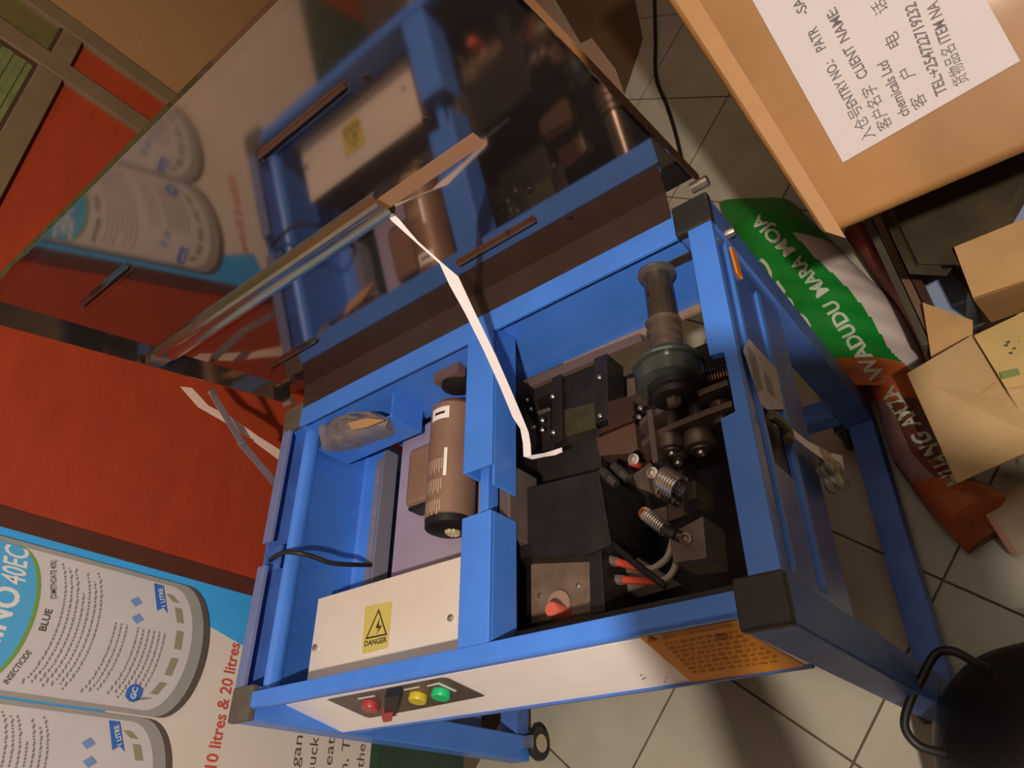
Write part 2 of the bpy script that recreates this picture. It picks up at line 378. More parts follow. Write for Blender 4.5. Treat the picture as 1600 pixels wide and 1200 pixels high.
bm = B(); text_into(bm, 'DANGER', U(569, 1010, 2, .6835), U(604, 1003, 2, .6835), (0, 1, 0), .008, .03); obj('warning_words', bm, MATS['black_ink'], eb)
for u, v in ((492, 1012), (704, 966)):
    p = U(u, v, 2, .684); obj('screw', lathe(B(), p, (0, 0, 1), [(0, .0052), (.002, .005), (.0035, .002)], 14), CHROME, eb, smooth=True)
# capacitor, motor body and their mount plate
obj('mount_plate', box(B(), .178, .47, .12, .515, .594, .600), mat('lilac_grey_plate', (176, 164, 184), .35, .25, .08, 6), MC)
CAPM = mat('taupe_can', (142, 110, 90), .5, .15, .10, 14)
def ycyl(bm, u, v, z, y0, y1, r):
    p = U(u, v, 2, z); cyl(bm, (p.x, y0, z), (p.x, y1, z), r, seg=28); return p
mz = .648; pm = U(706, 735, 2, mz); mx = pm.x
y1_, y0_ = U(700, 640, 2, mz).y, U(705, 815, 2, mz).y
mo = obj('motor', lathe(B(), (mx, y0_, mz), (0, 1, 0), [(0, .036), (.002, .040), (y1_ - y0_ - .012, .040), (y1_ - y0_, .030)], 36), CAPM, MC, smooth=True)
obj('motor_end_ring', lathe(B(), (mx, y0_ - .016, mz), (0, 1, 0), [(0, .030), (.004, .0385), (.016, .0395)], 32), MACH, mo, smooth=True)
bm = B()
for k in range(10):
    t = k / 10 * 2 * math.pi; cyl(bm, (mx + .014 + .010 * math.cos(t), y0_ - .024, mz + .012 * math.sin(t) + .006), (mx + .014, y0_ - .017, mz + .006), .0035, .001, 8)
obj('fan_hub', bm, mat('dusty_cream', (180, 166, 130), .7), mo)
def on_motor(x_ang, y, r=.0405): return Vector((mx + r * math.sin(x_ang), y, mz + r * math.cos(x_ang)))
def wrap(bm, a0, a1, ya, yb, r=.0406, n=6):
    for i in range(n):
        b0, b1 = a0 + (a1 - a0) * i / n, a0 + (a1 - a0) * (i + 1) / n
        bm.faces.new([bm.verts.new(p) for p in (on_motor(b0, ya, r), on_motor(b1, ya, r), on_motor(b1, yb, r), on_motor(b0, yb, r))])
bm = B(); wrap(bm, -.35, .55, y1_ - .045, y1_ - .022); obj('white_label', bm, WHITEP, mo)
bm = B(); wrap(bm, -.15, .35, y1_ - .036, y1_ - .031, .041); obj('label_mark', bm, MATS['black_ink'], mo)
bm = B(); wrap(bm, .42, .55, .335, .385); obj('white_strip', bm, WHITEP, mo)
bm = B()
for r in range(8):
    for k in range(3): wrap(bm, -.45 + r * .11, -.40 + r * .11, .27 + k * .036 + (r % 2) * .006, .295 + k * .036, .0406, 1)
q = obj('faded_print', bm, mat('faded_cream_print', (190, 166, 140), .6), mo); q['kind'] = 'stuff'
cz = .632; pc = U(660, 720, 2, cz); ya, yb = U(655, 790, 2, cz).y, U(660, 700, 2, cz).y
ca = obj('capacitor', box(B(), pc.x - .026, pc.x + .045, ya, yb, cz - .03, cz + .012), CAPM, MC, bevel=.009)
obj('capacitor_end', box(B(), pc.x - .022, pc.x + .040, ya - .006, ya + .001, cz - .028, cz + .006), MACH, ca, bevel=.003)
px_ = U(714, 600, 1, .510)
fan = obj('blower', lathe(B(), (px_.x, .500, px_.z), (0, 1, 0), [(0, .020), (.003, .0265), (.020, .0265), (.022, .022)], 32), MACH, MC, smooth=True)
obj('blower_bracket', box(B(), px_.x - .027, px_.x + .03, .508, .5275, px_.z + .012, px_.z + .030), mat('tan_bracket', (110, 84, 74), .6), fan)
# machine interior floor (lower shelf) and reflections of brown
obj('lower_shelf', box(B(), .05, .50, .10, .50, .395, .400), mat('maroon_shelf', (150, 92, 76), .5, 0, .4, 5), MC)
# black sealing mechanism -----------------------------------------------
obj('mechanism_base', box(B(), .489, .86, .047, .515, .500, .505), MACH, MC)
def P(u, v, z): return U(u, v, 2, z)
def slab(name, pts, z, t, m, par=MC, bev=.001, smooth=False):
    return obj(name, prism(B(), [P(u, v, z) for u, v in pts], (0, 0, -t)), m, par, smooth=smooth, bevel=bev)
slab('cover_block', [(782, 772), (935, 735), (955, 850), (918, 866), (785, 872)], .665, .12, MACH)
obj('front_inner_plate', box(B(), .489, .862, .042, .046, .56, .735), MACH, MC)
bm = B(); prism(bm, [(.532, .046, .700), (.855, .046, .700), (.855, .062, .700), (.532, .062, .700)], (0, 0, -.004)); obj('front_inner_flange', bm, MACH, MC)
hp = slab('heater_unit', [(829, 882), (920, 858), (922, 956), (830, 974)], .63, .09, mat('grimy_plate', (118, 98, 80), .6, .2, .3, 30, .3))
for u, v in ((844, 931), (904, 916)):
    obj('screw', lathe(B(), P(u, v, .631), (0, 0, 1), [(0, .004), (.002, .0035), (.003, .001)], 12), CHROME, hp, smooth=True)
p = P(862, 952, .66); kb = obj('adjust_knob', lathe(B(), p - Vector((0, 0, .03)), (0, 0, 1), [(0, .0105), (.03, .0105), (.032, .009)], 24), mat('red_knob', (205, 98, 74), .45), hp, smooth=True)
obj('knob_ring', lathe(B(), P(874, 944, .633), (0, 0, 1), [(0, .0185), (.003, .0180)], 28), mat('ring_tan', (150, 120, 100), .5), hp, smooth=True)
obj('black_frame_bar', slab('frame_bar', [(920, 850), (938, 846), (945, 955), (922, 960)], .66, .1, MACH).data, None) if False else slab('frame_bar', [(920, 850), (938, 846), (945, 955), (922, 960)], .66, .1, MACH)
# connectors and wires
cn = slab('connector_block', [(944, 868), (982, 862), (1050, 905), (946, 935)], .60, .03, mat('dusty_grey', (128, 112, 102), .6, 0, .2, 20))
SLV = mat('red_sleeve', (214, 84, 62), .5); WIRE = mat('white_wire', (190, 178, 156), .55)
for k, (pts) in enumerate((((944, 873), (965, 878), (1002, 888), (1022, 887), (1043, 870), (1052, 840)), ((946, 905), (975, 906), (1020, 909), (1040, 905), (1053, 890), (1058, 872)))):
    z = .635 - .01 * k; W3 = catmull([P(u, v, z) for u, v in pts], 6)
    wr = obj('wire', tube(B(), W3[12:], .0042, 8), WIRE, MC, smooth=True)
    obj('red_sleeve', tube(B(), W3[6:14], .0052, 8), SLV, wr, smooth=True)
    obj('grey_terminal', tube(B(), W3[:7], .0068, 8), mat('terminal_grey', (112, 98, 92), .5), wr)
obj('black_cable', tube(B(), catmull([P(935, 800, .60), P(950, 840, .65), P(990, 878, .66), P(1040, 916, .655)], 6), .0045, 8), MACH, MC, smooth=True)
# grey block with corner
gb = slab('grey_end_block', [(1045, 835), (1098, 806), (1104, 872), (1052, 880)], .64, .06, mat('dusty_aluminium', (122, 106, 90), .5, .3, .15, 20))
slab('olive_block', [(1070, 755), (1086, 750), (1088, 778), (1072, 782)], .62, .05, mat('olive_block', (88, 80, 56), .6))
slab('inner_plate', [(1040, 735), (1064, 728), (1070, 805), (1044, 815)], .645, .01, MACHB)
slab('tan_plate_small', [(1020, 796), (1042, 790), (1044, 830), (1034, 838)], .64, .01, mat('tan_metal', (120, 100, 84), .5, .4))
# cam / lever plates standing across the unit (thin in Y)
def yplate(name, pts, y, t, m=MACHB, par=MC):
    return obj(name, prism(B(), [(x, y, z) for x, z in pts], (0, t, 0)), m, par, bevel=.0012)
def arcplate(name, v0, m=MACHB):
    yy = P(1075, v0, .68).y
    pts = [(.722, .60), (.716, .655), (.724, .672), (.745, .684), (.78, .690), (.83, .694), (.862, .694), (.862, .60), (.80, .56), (.75, .56)]
    return yplate(name, pts, yy, .0085, m)
arcplate('lever_plate', 634); arcplate('lever_plate', 668)
for u, va, vb, r in ((1086, 634, 668, .009), (1048, 630, 670, .010), (1125, 632, 668, .013)):
    z = .672; a = P(u, va, z); b = P(u, vb, z); obj('spacer_pin', cyl(B(), (a.x, a.y, z), (a.x, b.y, z), r, seg=18), DSTEEL, MC, smooth=True)
# follower rollers with end caps
for u, v, z, r, L in ((1048, 692, .670, .017, .03), (1058, 712, .655, .013, .02), (1093, 690, .655, .021, .03)):
    c = P(u, v, z); ro = obj('cam_roller', lathe(B(), (c.x, c.y - L / 2, z), (0, 1, 0), [(0, r * .35), (.001, r * .6), (.004, r * .62), (.005, r * .9), (.008, r), (L - .002, r), (L, r * .9)], 28), MACHB, MC, smooth=True)
    obj('roller_bolt', lathe(B(), (c.x, c.y - L / 2 - .006, z), (0, 1, 0), [(0, .002), (.002, .0055), (.006, .006)], 16), CHROME, ro, smooth=True)
# upright bracket plate (thin in X)
c = P(1014, 640, .695); c2 = P(1022, 722, .695)
obj('upright_bracket', box(B(), c.x - .004, c.x + .004, c2.y, c.y, .58, .695), MACHB, MC, bevel=.001)
slab('lever_foot', [(988, 742), (1015, 722), (1032, 738), (1024, 772), (996, 762)], .665, .02, MACHB)
slab('lever_cam', [(1012, 745), (1032, 730), (1050, 738), (1052, 756), (1036, 770), (1016, 766)], .675, .02, DSTEEL)
# springs
SPR = mat('spring_steel', (190, 184, 174), .22, .7)
PIN = mat('pin_steel', (70, 62, 56), .3, .5)
def spring(name, a, b, z, R, r, turns, m=SPR):
    A, C = P(*a, z), P(*b, z + .0); return obj(name, helix(B(), A, C, R, r, turns, 6, 12), m, MC, smooth=True)
spring('coil_spring', (1034, 746), (1062, 764), .690, .0145, .0024, 7)
spring('coil_spring', (1008, 802), (1038, 826), .690, .0075, .0016, 9)
spring('coil_spring', (1030, 768), (1050, 779), .690, .0065, .0016, 5, DSTEEL)
spring('coil_spring', (1094, 598), (1142, 585), .665, .0120, .0016, 11, mat('copper_spring', (120, 84, 64), .35, 1))
for (a, b, r, m) in (((1050, 780), (1062, 788), .0062, PIN), ((1040, 828), (1076, 845), .0072, PIN), ((940, 735), (963, 757), .0070, PIN), ((958, 727), (982, 748), .0070, PIN)):
    A, C = P(*a, .690), P(*b, .685); pn = obj('stop_pin', tube(B(), [A, A.lerp(C, .45), A.lerp(C, .5), A.lerp(C, .56), C], r, 14, rs=[r * .8, r, r * .7, r, r * .9]), m, MC, smooth=True)
for u, v, m in ((1008, 802, mat('copper_cap', (190, 130, 96), .3, 1)), (991, 718, CHROME), (1020, 739, CHROME), (1034, 768, CHROME), (1072, 842, DSTEEL)):
    obj('eyelet', lathe(B(), P(u, v, .692), (0.1, -.2, 1), [(0, .0075), (.003, .0075), (.0035, .0045), (.002, .003)], 18), m, MC, smooth=True)
obj('red_wire_end', tube(B(), [P(984, 724, .69), P(1000, 728, .69)], .0035, 8), mat('red_wire', (150, 40, 34), .5), MC)
# spindle with flange, ribbed collar, pulley
sz = .708; sx = P(1030, 460, sz).x; s0, s1 = .506, P(1040, 515, sz).y
sp = obj('feed_spindle', cyl(B(), (sx, s0, sz), (sx, s1, sz), .0192, seg=32), DSTEEL, MC, smooth=True)
obj('end_flange', lathe(B(), (sx, s0 - .004, sz), (0, 1, 0), [(0, .020), (.003, .0262), (.007, .0266), (.009, .024)], 36), CHROME, sp, smooth=True)
obj('ribbed_collar', lathe(B(), (sx, s1 - .036, sz), (0, 1, 0), [(0, .018), (.002, .0215), (.006, .0215), (.008, .0185), (.012, .0185), (.014, .0225), (.019, .0225), (.021, .019), (.026, .019), (.029, .0235), (.034, .0235), (.036, .020), (.045, .020), (.048, .024)][::1], 36), MACHB, sp, smooth=True)
y0p = P(1042, 606, sz).y; y1p = P(1040, 562, sz).y; L = y1p - y0p
obj('pulley', lathe(B(), (sx, y0p, sz), (0, 1, 0), [(0, .030), (.002, .043), (.020, .043), (.0205, .039), (.026, .039), (.0265, .046), (L - .012, .047), (L - .010, .040), (L, .036)], 44), mat('pulley_steel', (98, 104, 94), .2, .6, .1, 30), sp, smooth=True)
obj('clutch_gear', lathe(B(), (sx, y0p - .020, sz - .006), (0, 1, 0), [(0, .022), (.002, .028), (.010, .029), (.012, .034), (.020, .034)], 36), MACH, sp, smooth=True)
obj('spindle_nut', lathe(B(), (sx, y0p - .030, sz), (0, 1, 0), [(0, .006), (.003, .010), (.012, .010)], 6), MACHB, sp)
obj('locking_screw', lathe(B(), (sx - .006, (s0 * .55 + s1 * .45), sz + .0155), (0, 0, 1), [(0, .0042), (.003, .004)], 12), MACH, sp)
bm = B(); a, b = P(1024, 428, .684), P(1092, 408, .684); tube(bm, [a, b], .0075, 8); obj('spindle_bracket', box(B(), a.x, .866, a.y - .006, a.y + .006, .684, .700), DSTEEL, MC, bevel=.001); bm.free()
# left black brackets, pcb, tan block
BR = mat('bracket_brown_black', (46, 38, 34), .5, .3, .25, 25, .2)
slab('bracket_bar', [(822, 594), (928, 548), (1000, 520), (1002, 532), (930, 562), (824, 606)], .600, .012, mat('dusty_edge', (112, 92, 82), .6, .2))
slab('bracket_frame', [(826, 606), (862, 592), (864, 604), (860, 612), (838, 622), (842, 640), (858, 636), (860, 690), (832, 700)], .59, .03, BR)
slab('bracket_frame', [(862, 590), (876, 584), (878, 688), (862, 694)], .60, .05, BR)
slab('bracket_frame', [(928, 560), (948, 552), (950, 655), (930, 662)], .605, .05, BR)
slab('rear_black_plate', [(876, 584), (928, 562), (930, 632), (877, 645)], .585, .01, BR)
pc_ = slab('circuit_plate', [(875, 642), (928, 628), (930, 668), (876, 684)], .59, .006, mat('olive_plate', (62, 54, 32), .55, 0, .25, 40))
slab('black_lower_plate', [(826, 694), (935, 668), (940, 740), (830, 765)], .585, .03, BR)
slab('copper_strip', [(935, 670), (988, 650), (988, 657), (936, 678)], .635, .01, mat('copper_brown', (70, 46, 36), .45, .4))
slab('copper_plate', [(948, 628), (988, 616), (990, 650), (950, 664)], .615, .01, MATS['copper_brown'])
slab('tan_block', [(931, 685), (991, 660), (996, 700), (984, 708), (936, 712)], .635, .05, mat('tan_block', (86, 62, 48), .5, .25, .12, 20))
slab('side_bracket', [(979, 592), (991, 589), (992, 616), (980, 620)], .64, .04, MACHB)
bm = B()
for u, v in ((848, 657), (848, 672), (865, 676), (864, 620), (937, 590), (938, 650), (955, 708), (824, 626), (830, 640), (1001, 638), (1078, 616), (1085, 680), (999, 652), (835, 668)):
    lathe(bm, P(u, v, .612), (0, -.2, 1), [(0, .0042), (.003, .004), (.005, .0015)], 12)
obj('small_screws', bm, CHROME, MC, smooth=True)['kind'] = 'stuff'
slab('guide_clip', [(838, 642), (858, 636), (858, 640), (840, 647)], .62, .006, CHROME)
# side panel (right), ribs, slot, stickers -------------------------------
PAN = mat('side_panel_paint', (70, 104, 178), .30, 0, .20, 7, .08, 60, coat=.35, stretch=(1, .4, 2))
bm = B()                       # ring of boxes around the strap outlet
sy0, sy1, szA, szB = .190, .262, .628, .690
for b_ in ((.05, .515, szB, .742), (.05, .515, .525, szA), (.05, sy0, szA, szB), (sy1, .515, szA, szB)):
    box(bm, .892, .8955, b_[0], b_[1], b_[2], b_[3])
sd = obj('side_panel', bm, PAN, MC)
for z0, z1, ya, yb in ((.694, .712, .06, .50), (.604, .628, .06, .47)):
    bm = B()
    for k in range(1): prism(bm, [(.8955, ya, z0), (.8990, ya + .01, z0 + .005), (.8990, ya + .01, z1 - .005), (.8955, ya, z1)], (0, yb - ya, 0))
    obj('panel_rib', bm, BLUE, sd, bevel=.001)
obj('dark_outlet', box(B(), .870, .8915, sy0, sy1, szA, szB), MACH, sd)
bm = B(); prism(bm, [(.8992, .320, .728), (.8992, .352, .700), (.8992, .352, .615), (.8992, .288, .622), (.8992, .256, .690), (.8992, .256, .705)], (.0006, 0, 0)); st = obj('white_sticker', bm, mat('label_paper', (190, 182, 178), .55, 0, .12, 60), sd)
bm = B(); box(bm, .9000, .9004, .292, .318, .650, .672)
for k in range(7): box(bm, .9000, .9003, .270 + k * .002, .335, .712 - k * .0035, .713 - k * .0035)
obj('sticker_print', bm, INK, sd)
bm = B(); prism(bm, [(.8960, .512, .690), (.8960, .512, .674), (.8960, .470, .668), (.8960, .470, .684)], (.003, 0, 0)); obj('orange_label', bm, mat('orange_sticker', (226, 132, 30), .5), sd)
obj('latch_knob', lathe(B(), (.892, .526, .700), (1, 0, 0), [(0, .007), (.016, .007), (.020, .0055)], 18), CHROME, MC, smooth=True)
# control panel (sloped cream plate), switch plate, buttons, safety label ---
nrm = Vector((0, -.9756, .2195)); A0 = Vector((.05, .0285, .684))
def CP(u, v, k=0): return UN(u, v, nrm, A0 + nrm * (.0006 * k))
cp = obj('control_panel', prism(B(), [(.05, .029, .684), (.85, .029, .684), (.85, .002, .564), (.05, .002, .564)], -nrm * .003), WHITEP, MC)
obj('lower_lip', box(B(), .05, .85, -.0015, .010, .556, .564), BLUE2, cp, bevel=.001)
def cpoly(name, pts, k, m, t=.0005): return obj(name, prism(B(), [CP(u, v, k) for u, v in pts], nrm * t), m, cp)
cpoly('switch_plate', [(512, 1093), (690, 1059), (700, 1060), (757, 1087), (650, 1108), (578, 1121), (570, 1119)], 1, mat('switch_plate', (92, 80, 72), .4, .1, .15, 30), .0008)
cpoly('dark_switch', [(604, 1077), (628, 1073), (620, 1106), (603, 1109)], 3, BLACKP, .012)
cpoly('selector_tip', [(600, 1102), (618, 1099), (616, 1110), (603, 1112)], 3, mat('dull_red', (176, 72, 70), .45), .016)
for n_, (u, v), c_ in (('red_button', (580, 1099), (176, 64, 62)), ('yellow_button', (654, 1086), (208, 186, 44)), ('green_button', (690, 1080), (34, 196, 120))):
    q = CP(u, v, 2); obj(n_, lathe(B(), q, nrm, [(0, .0135), (.008, .0135), (.010, .012)], 24), mat(n_, c_, .35), cp, smooth=True)
for pts in (((558, 1091), (585, 1086), (587, 1088), (560, 1093)), ((630, 1077), (655, 1072), (656, 1074), (632, 1079)), ((667, 1071), (686, 1066), (714, 1079), (711, 1081), (685, 1069), (668, 1073))):
    cpoly('white_marking', pts, 3, WPR, .0002)
YEL = mat('safety_yellow', (226, 150, 20), .5, 0, .10, 5)
cpoly('safety_label', [(1000, 996), (1149, 969), (1160, 985), (1259, 1041), (1081, 1066)], 1, YEL, .0004)
bm = B(); text_into(bm, 'SAFETY INSTRUCTIONS', CP(1036, 1000, 3), CP(1146, 979, 3), (0, 0, 1), .0085, .02)
for r in range(8):
    a = CP(1040 + r * 6, 1009 + r * 6.2, 3); b = CP(1160 + r * 9, 987 + r * 6.6, 3); d = (b - a); t = 0
    while t < .96:
        w = random.uniform(.03, .1); q0, q1 = a + d * t, a + d * min(1, t + w); prism(bm, [q0, q1, q1 + Vector((0, 0, .0028)), q0 + Vector((0, 0, .0028))], nrm * .0002); t += w + .03
lathe(bm, CP(1128, 996, 3), nrm, [(0, .0065), (.0003, .0065)], 16)
prism(bm, [CP(1012, 1003, 3), CP(1028, 1000, 3), CP(1014, 995, 3)], nrm * .0003)
obj('safety_print', bm, mat('amber_ink', (150, 92, 20), .6), cp)
bm = B()
for u, v in ((1000, 1056), (1006, 1060), (1040, 1060), (1037, 1066), (1003, 1062)): q = CP(u, v, 2); prism(bm, [q, q + Vector((.004, 0, .001)), q + Vector((.003, 0, .004))], nrm * .0003)
obj('smudge_marks', bm, INKD, cp)

# lid ---------------------------------------------------------------------
LN = Vector((0, 1, .2)).normalized(); LU = Vector((0, -.2, 1)).normalized(); L0 = Vector((0, .598, .76))
def LP(x, z, off=0.): k = (z - .76) / LU.z; return Vector((x, 0, 0)) + Vector((0, L0.y, .76)) + LU * k - LN * off   # off: towards the viewer (inner side)
xa, xb, za, zb = .001, .896, .752, 1.290
lid = None
slotx0, slotx1, slz0, slz1 = .569, .735, 1.005, 1.029
bm = B()
for (x0, x1, z0, z1) in ((xa, xb, za, slz0), (xa, xb, slz1, zb), (xa, slotx0, slz0, slz1), (slotx1, xb, slz0, slz1)):
    prism(bm, [LP(x0, z0), LP(x1, z0), LP(x1, z1), LP(x0, z1)], LN * .0012)
bmesh.ops.remove_doubles(bm, verts=bm.verts, dist=1e-5)
lid = obj('lid', bm, STEEL, MC)
FL = .019
obj('lid_flange', prism(B(), [LP(xa, za), LP(xa, zb), LP(xa, zb, FL), LP(xa, za, FL)], (.0015, 0, 0)), STEEL, lid)
obj('lid_flange', prism(B(), [LP(xb, za), LP(xb, zb), LP(xb, zb, FL), LP(xb, za, FL)], (-.0015, 0, 0)), STEEL, lid)
obj('lid_flange', prism(B(), [LP(xa, zb), LP(xb, zb), LP(xb, zb, .012), LP(xa, zb, .012)], LU * .0015), STEEL, lid)
obj('lid_flange', prism(B(), [LP(xa + .05, za), LP(xb - .05, za), LP(xb - .05, za, .058) + Vector((0, 0, .006)), LP(xa + .05, za, .058) + Vector((0, 0, .006))], LU * .0015), mat('dull_flange', (84, 66, 58), .35, .5, .12, 12), lid)
# strap channel on the lid and added tan strip as view through the slot
bm = B()
x0, x1 = xa + .024, .569
prof = [(0, .998), (.010, 1.000), (.0115, 1.006), (.0085, 1.010), (.0085, 1.024), (.0115, 1.028), (.010, 1.034), (0, 1.037)]
prism(bm, [LP(x0, z, o_) for o_, z in prof], (x1 - x0, 0, 0)); obj('strap_channel', bm, mat('channel_steel', (186, 178, 160), .22, 1, .06, 20), lid, smooth=True)
bm = B(); prism(bm, [LP(xa + .002, z, o_) for o_, z in ((0, 1.004), (.012, 1.006), (.012, 1.028), (0, 1.030))], (.022, 0, 0)); obj('channel_end', bm, CHROME, lid)
obj('slot_view_strip', prism(B(), [LP(slotx0, slz0, .0002), LP(slotx1, slz0, .0002), LP(slotx1, slz1, .0002), LP(slotx0, slz1, .0002)], LN * .0008), mat('tan_slot_view', (172, 128, 92), .6), lid)
for x0, x1, z in ((.094, .233, 1.179), (.533, .687, 1.177), (.078, .218, .853), (.534, .684, .839)):
    s = obj('lid_slot', prism(B(), [LP(x0, z - .004, .0002), LP(x1, z - .004, .0002), LP(x1, z + .004, .0002), LP(x0, z + .004, .0002)], -LN * .0008), mat('slot_dark', (60, 48, 42), .6), lid)
    obj('slot_lip', prism(B(), [LP(x0, z - .004, 0), LP(x1, z - .004, 0), LP(x1, z - .002, 0), LP(x0, z - .002, 0)], -LN * .006), STEEL, s)
    obj('slot_lip', prism(B(), [LP(x0, z + .002, 0), LP(x1, z + .002, 0), LP(x1, z + .004, 0), LP(x0, z + .004, 0)], -LN * .006), STEEL, s)
for x, z in ((.710, 1.169), (.711, 1.081), (.717, .895), (.720, .806)):
    obj('bolt_hole', lathe(B(), LP(x, z, .0003), -LN, [(0, .0052), (.0007, .005)], 16), mat('hole_dark', (24, 20, 18), .8), lid)
    obj('hole_rim', lathe(B(), LP(x, z, .0001), -LN, [(0, .0058), (.0004, .0056)], 16), DSTEEL, lid)
for x in (.012, .895):
    obj('hinge_pin', cyl(B(), (x - .010, .575, .758), (x + .014, .575, .758), .0075, seg=18), CHROME, MC, smooth=True)
# folding stay on the left
def XP(u, v, x): return U(u, v, 0, x)
a, b, c = XP(330, 613, -.006), XP(377, 692, -.010), XP(437, 762, -.006)
def strip3(bm, a, b, w, n, t):
    d = (b - a).normalized(); s = d.cross(Vector(n)).normalized() * w / 2
    prism(bm, [a - s, b - s, b + s, a + s], Vector(n).normalized() * t)
bm = B(); strip3(bm, a, b, .014, (1, 0, 0), .002); stay = obj('lid_stay', bm, mat('stay_steel', (140, 130, 128), .4, .4), MC, bevel=.0008)
bm = B(); strip3(bm, b + Vector((-.002, 0, 0)), c + Vector((-.002, 0, 0)), .014, (1, 0, 0), .002); obj('lower_link', bm, MATS['stay_steel'], stay)
obj('stay_pivot', cyl(B(), b + Vector((-.008, 0, 0)), b + Vector((.006, 0, 0)), .005, seg=12), CHROME, stay, smooth=True)
obj('stay_pivot', cyl(B(), a + Vector((-.004, 0, 0)), a + Vector((.006, 0, 0)), .005, seg=12), CHROME, stay, smooth=True)
# black power cord over the left side
obj('power_cord', tube(B(), catmull([U(412, 905, 0, -.012), U(418, 880, 2, .730), U(440, 864, 2, .742), U(465, 864, 2, .735), U(490, 870, 2, .71), U(515, 879, 2, .68), U(545, 882, 2, .64), U(582, 883, 2, .57), U(600, 884, 2, .50)], 6), .0042, 10), BLACKP, MC, smooth=True)

# ================================================================= LOOSE THINGS IN AND AROUND THE MACHINE
# feeding strap from the lid slot into the mechanism
L1 = [(601, 331), (612, 345), (650, 379), (687, 412), (702, 445), (727, 490), (755, 546), (780, 601), (801, 652), (813, 670), (817, 692), (818, 713)]
R1 = [(609, 328), (624, 343), (653, 377), (690, 410), (716, 432), (743, 490), (775, 556), (797, 606), (816, 651), (826, 676), (829, 694), (830, 714)]
pS = LP(.557, 1.003, .006); pE = U(824, 712, 2, .69)
bm = B(); n_ = len(L1); rows = []
dS, dE = (pS - CAM).length, (pE - CAM).length
cum = [0]
for i in range(1, n_): cum.append(cum[-1] + math.dist(L1[i], L1[i - 1]))
def at_d(u, v, dd): return CAM + ray(u, v).normalized() * dd
for i in range(n_):
    t = cum[i] / cum[-1]; dd = dS + (dE - dS) * t - .02 * math.sin(math.pi * t)
    rows.append((at_d(*L1[i], dd), at_d(*R1[i], dd)))
def ribbon(bm, rows, t):
    A = []
    for i, (l, r) in enumerate(rows):
        j = min(i + 1, len(rows) - 1); k = max(i - 1, 0); d = rows[j][0] - rows[k][0]; nn = (r - l).cross(d); nn = nn.normalized() * t
        A.append([bm.verts.new(p) for p in (l, r, r + nn, l + nn)])
    for a, b in zip(A, A[1:]):
        for k in range(4): bm.faces.new((a[k], a[(k + 1) % 4], b[(k + 1) % 4], b[k]))
    bm.faces.new(A[0][::-1]); bm.faces.new(A[-1])
ribbon(bm, rows, .0006)
sm = obj('feed_strap', bm, STRAPM)
tag(sm, 'white strapping band running from the raised lid slot down into the machine', 'strap')
bm = B(); ribbon(bm, [(U(u, v, 2, .689), U(u2, v2, 2, .683)) for (u, v), (u2, v2) in (((818, 713), (831, 717)), ((832, 711), (834, 717)), ((850, 708), (852, 713)), ((866, 703), (867, 711)), ((878, 699), (879, 706)))], .0006)
o = obj('strap_tail', bm, STRAPM, sm)
# strap hanging at the left behind the stay
bm = B(); ribbon(bm, [(U(u, v, 0, -.035), U(u2, v2, 0, -.035)) for (u, v), (u2, v2) in (((282, 604), (300, 606)), ((310, 636), (326, 634)), ((352, 660), (362, 652)), ((400, 692), (404, 682)), ((446, 726), (446, 708)))], .0008)
tag(obj('loose_strap', bm, mat('pale_strap', (226, 196, 176), .6)), 'pale strapping band hanging behind the folding lid stay on the left', 'strap')
# strap emerging from the side panel with crumpled knot
bm = B(); ribbon(bm, [(U(u, v, 0, x), U(u2, v2, 0, x)) for (u, v), (u2, v2), x in (((1206, 648), (1205, 662), .889), ((1222, 656), (1222, 672), .901), ((1240, 673), (1238, 682), .906), ((1262, 690), (1260, 700), .912), ((1296, 708), (1290, 721), .918), ((1315, 712), (1318, 734), .922))], .0008)
os_ = tag(obj('outlet_strap', bm, STRAPM), 'white strap end poking out through the slot in the blue side panel', 'strap')
bm = B()
ck = U(1300, 738, 0, .915)
bmesh.ops.create_icosphere(bm, subdivisions=4, radius=1)
for v in bm.verts:
    n = v.co.normalized(); q = 1 + .14 * math.sin(5 * n.x + 3 * n.y) + .12 * math.sin(7 * n.y + 4 * n.z) + .06 * math.sin(11 * n.z + 8 * n.x)
    v.co = Vector((n.x * .012 * q, n.y * .027 * q, n.z * .036 * q)) + ck
cr = tag(obj('crumpled_plastic', bm, mat('crumpled_film', (150, 142, 128), .22, 0, .3, 60, .4, 90, alpha=.85), smooth=True), 'crumpled clear plastic knot hanging below the strap outlet', 'plastic wrap')
bm = B(); tube(bm, catmull([U(1205, 648, 0, .903), U(1222, 662, 0, .904), U(1232, 676, 0, .905), U(1232, 690, 0, .904)], 4), .006, 8); bm2 = obj('dark_tape', bm, mat('grimy_tape', (96, 84, 60), .5), os_, smooth=True)
# plastic bag of parts in the tray
bm = B(); N = 14
outl = [(497, 668), (520, 650), (560, 642), (590, 644), (608, 655), (600, 666), (560, 682), (530, 694), (503, 704)]
cc = Vector((0, 0, 0)); pts3 = [U(u, v, 2, .700) for u, v in outl]
for p in pts3: cc += p
cc /= len(pts3)
rings = []
for k in range(7):
    s = 1 - k / 7 * .9; h = .020 * (1 - (s ** 2)) + .004 * math.sin(k * 2.1)
    rings.append([bm.verts.new(cc + (p - cc) * s + Vector((0, 0, h + .003 * math.sin(i * 2.3 + k)))) for i, p in enumerate(pts3)])
low = [bm.verts.new(p - Vector((0, 0, .04)) + (cc - p) * .25) for p in pts3]
n = len(pts3)
for a_, b_ in zip([low] + rings, rings):
    for i in range(n): bm.faces.new((a_[i], a_[(i + 1) % n], b_[(i + 1) % n], b_[i]))
bm.faces.new(rings[-1]); bm.faces.new(low[::-1])
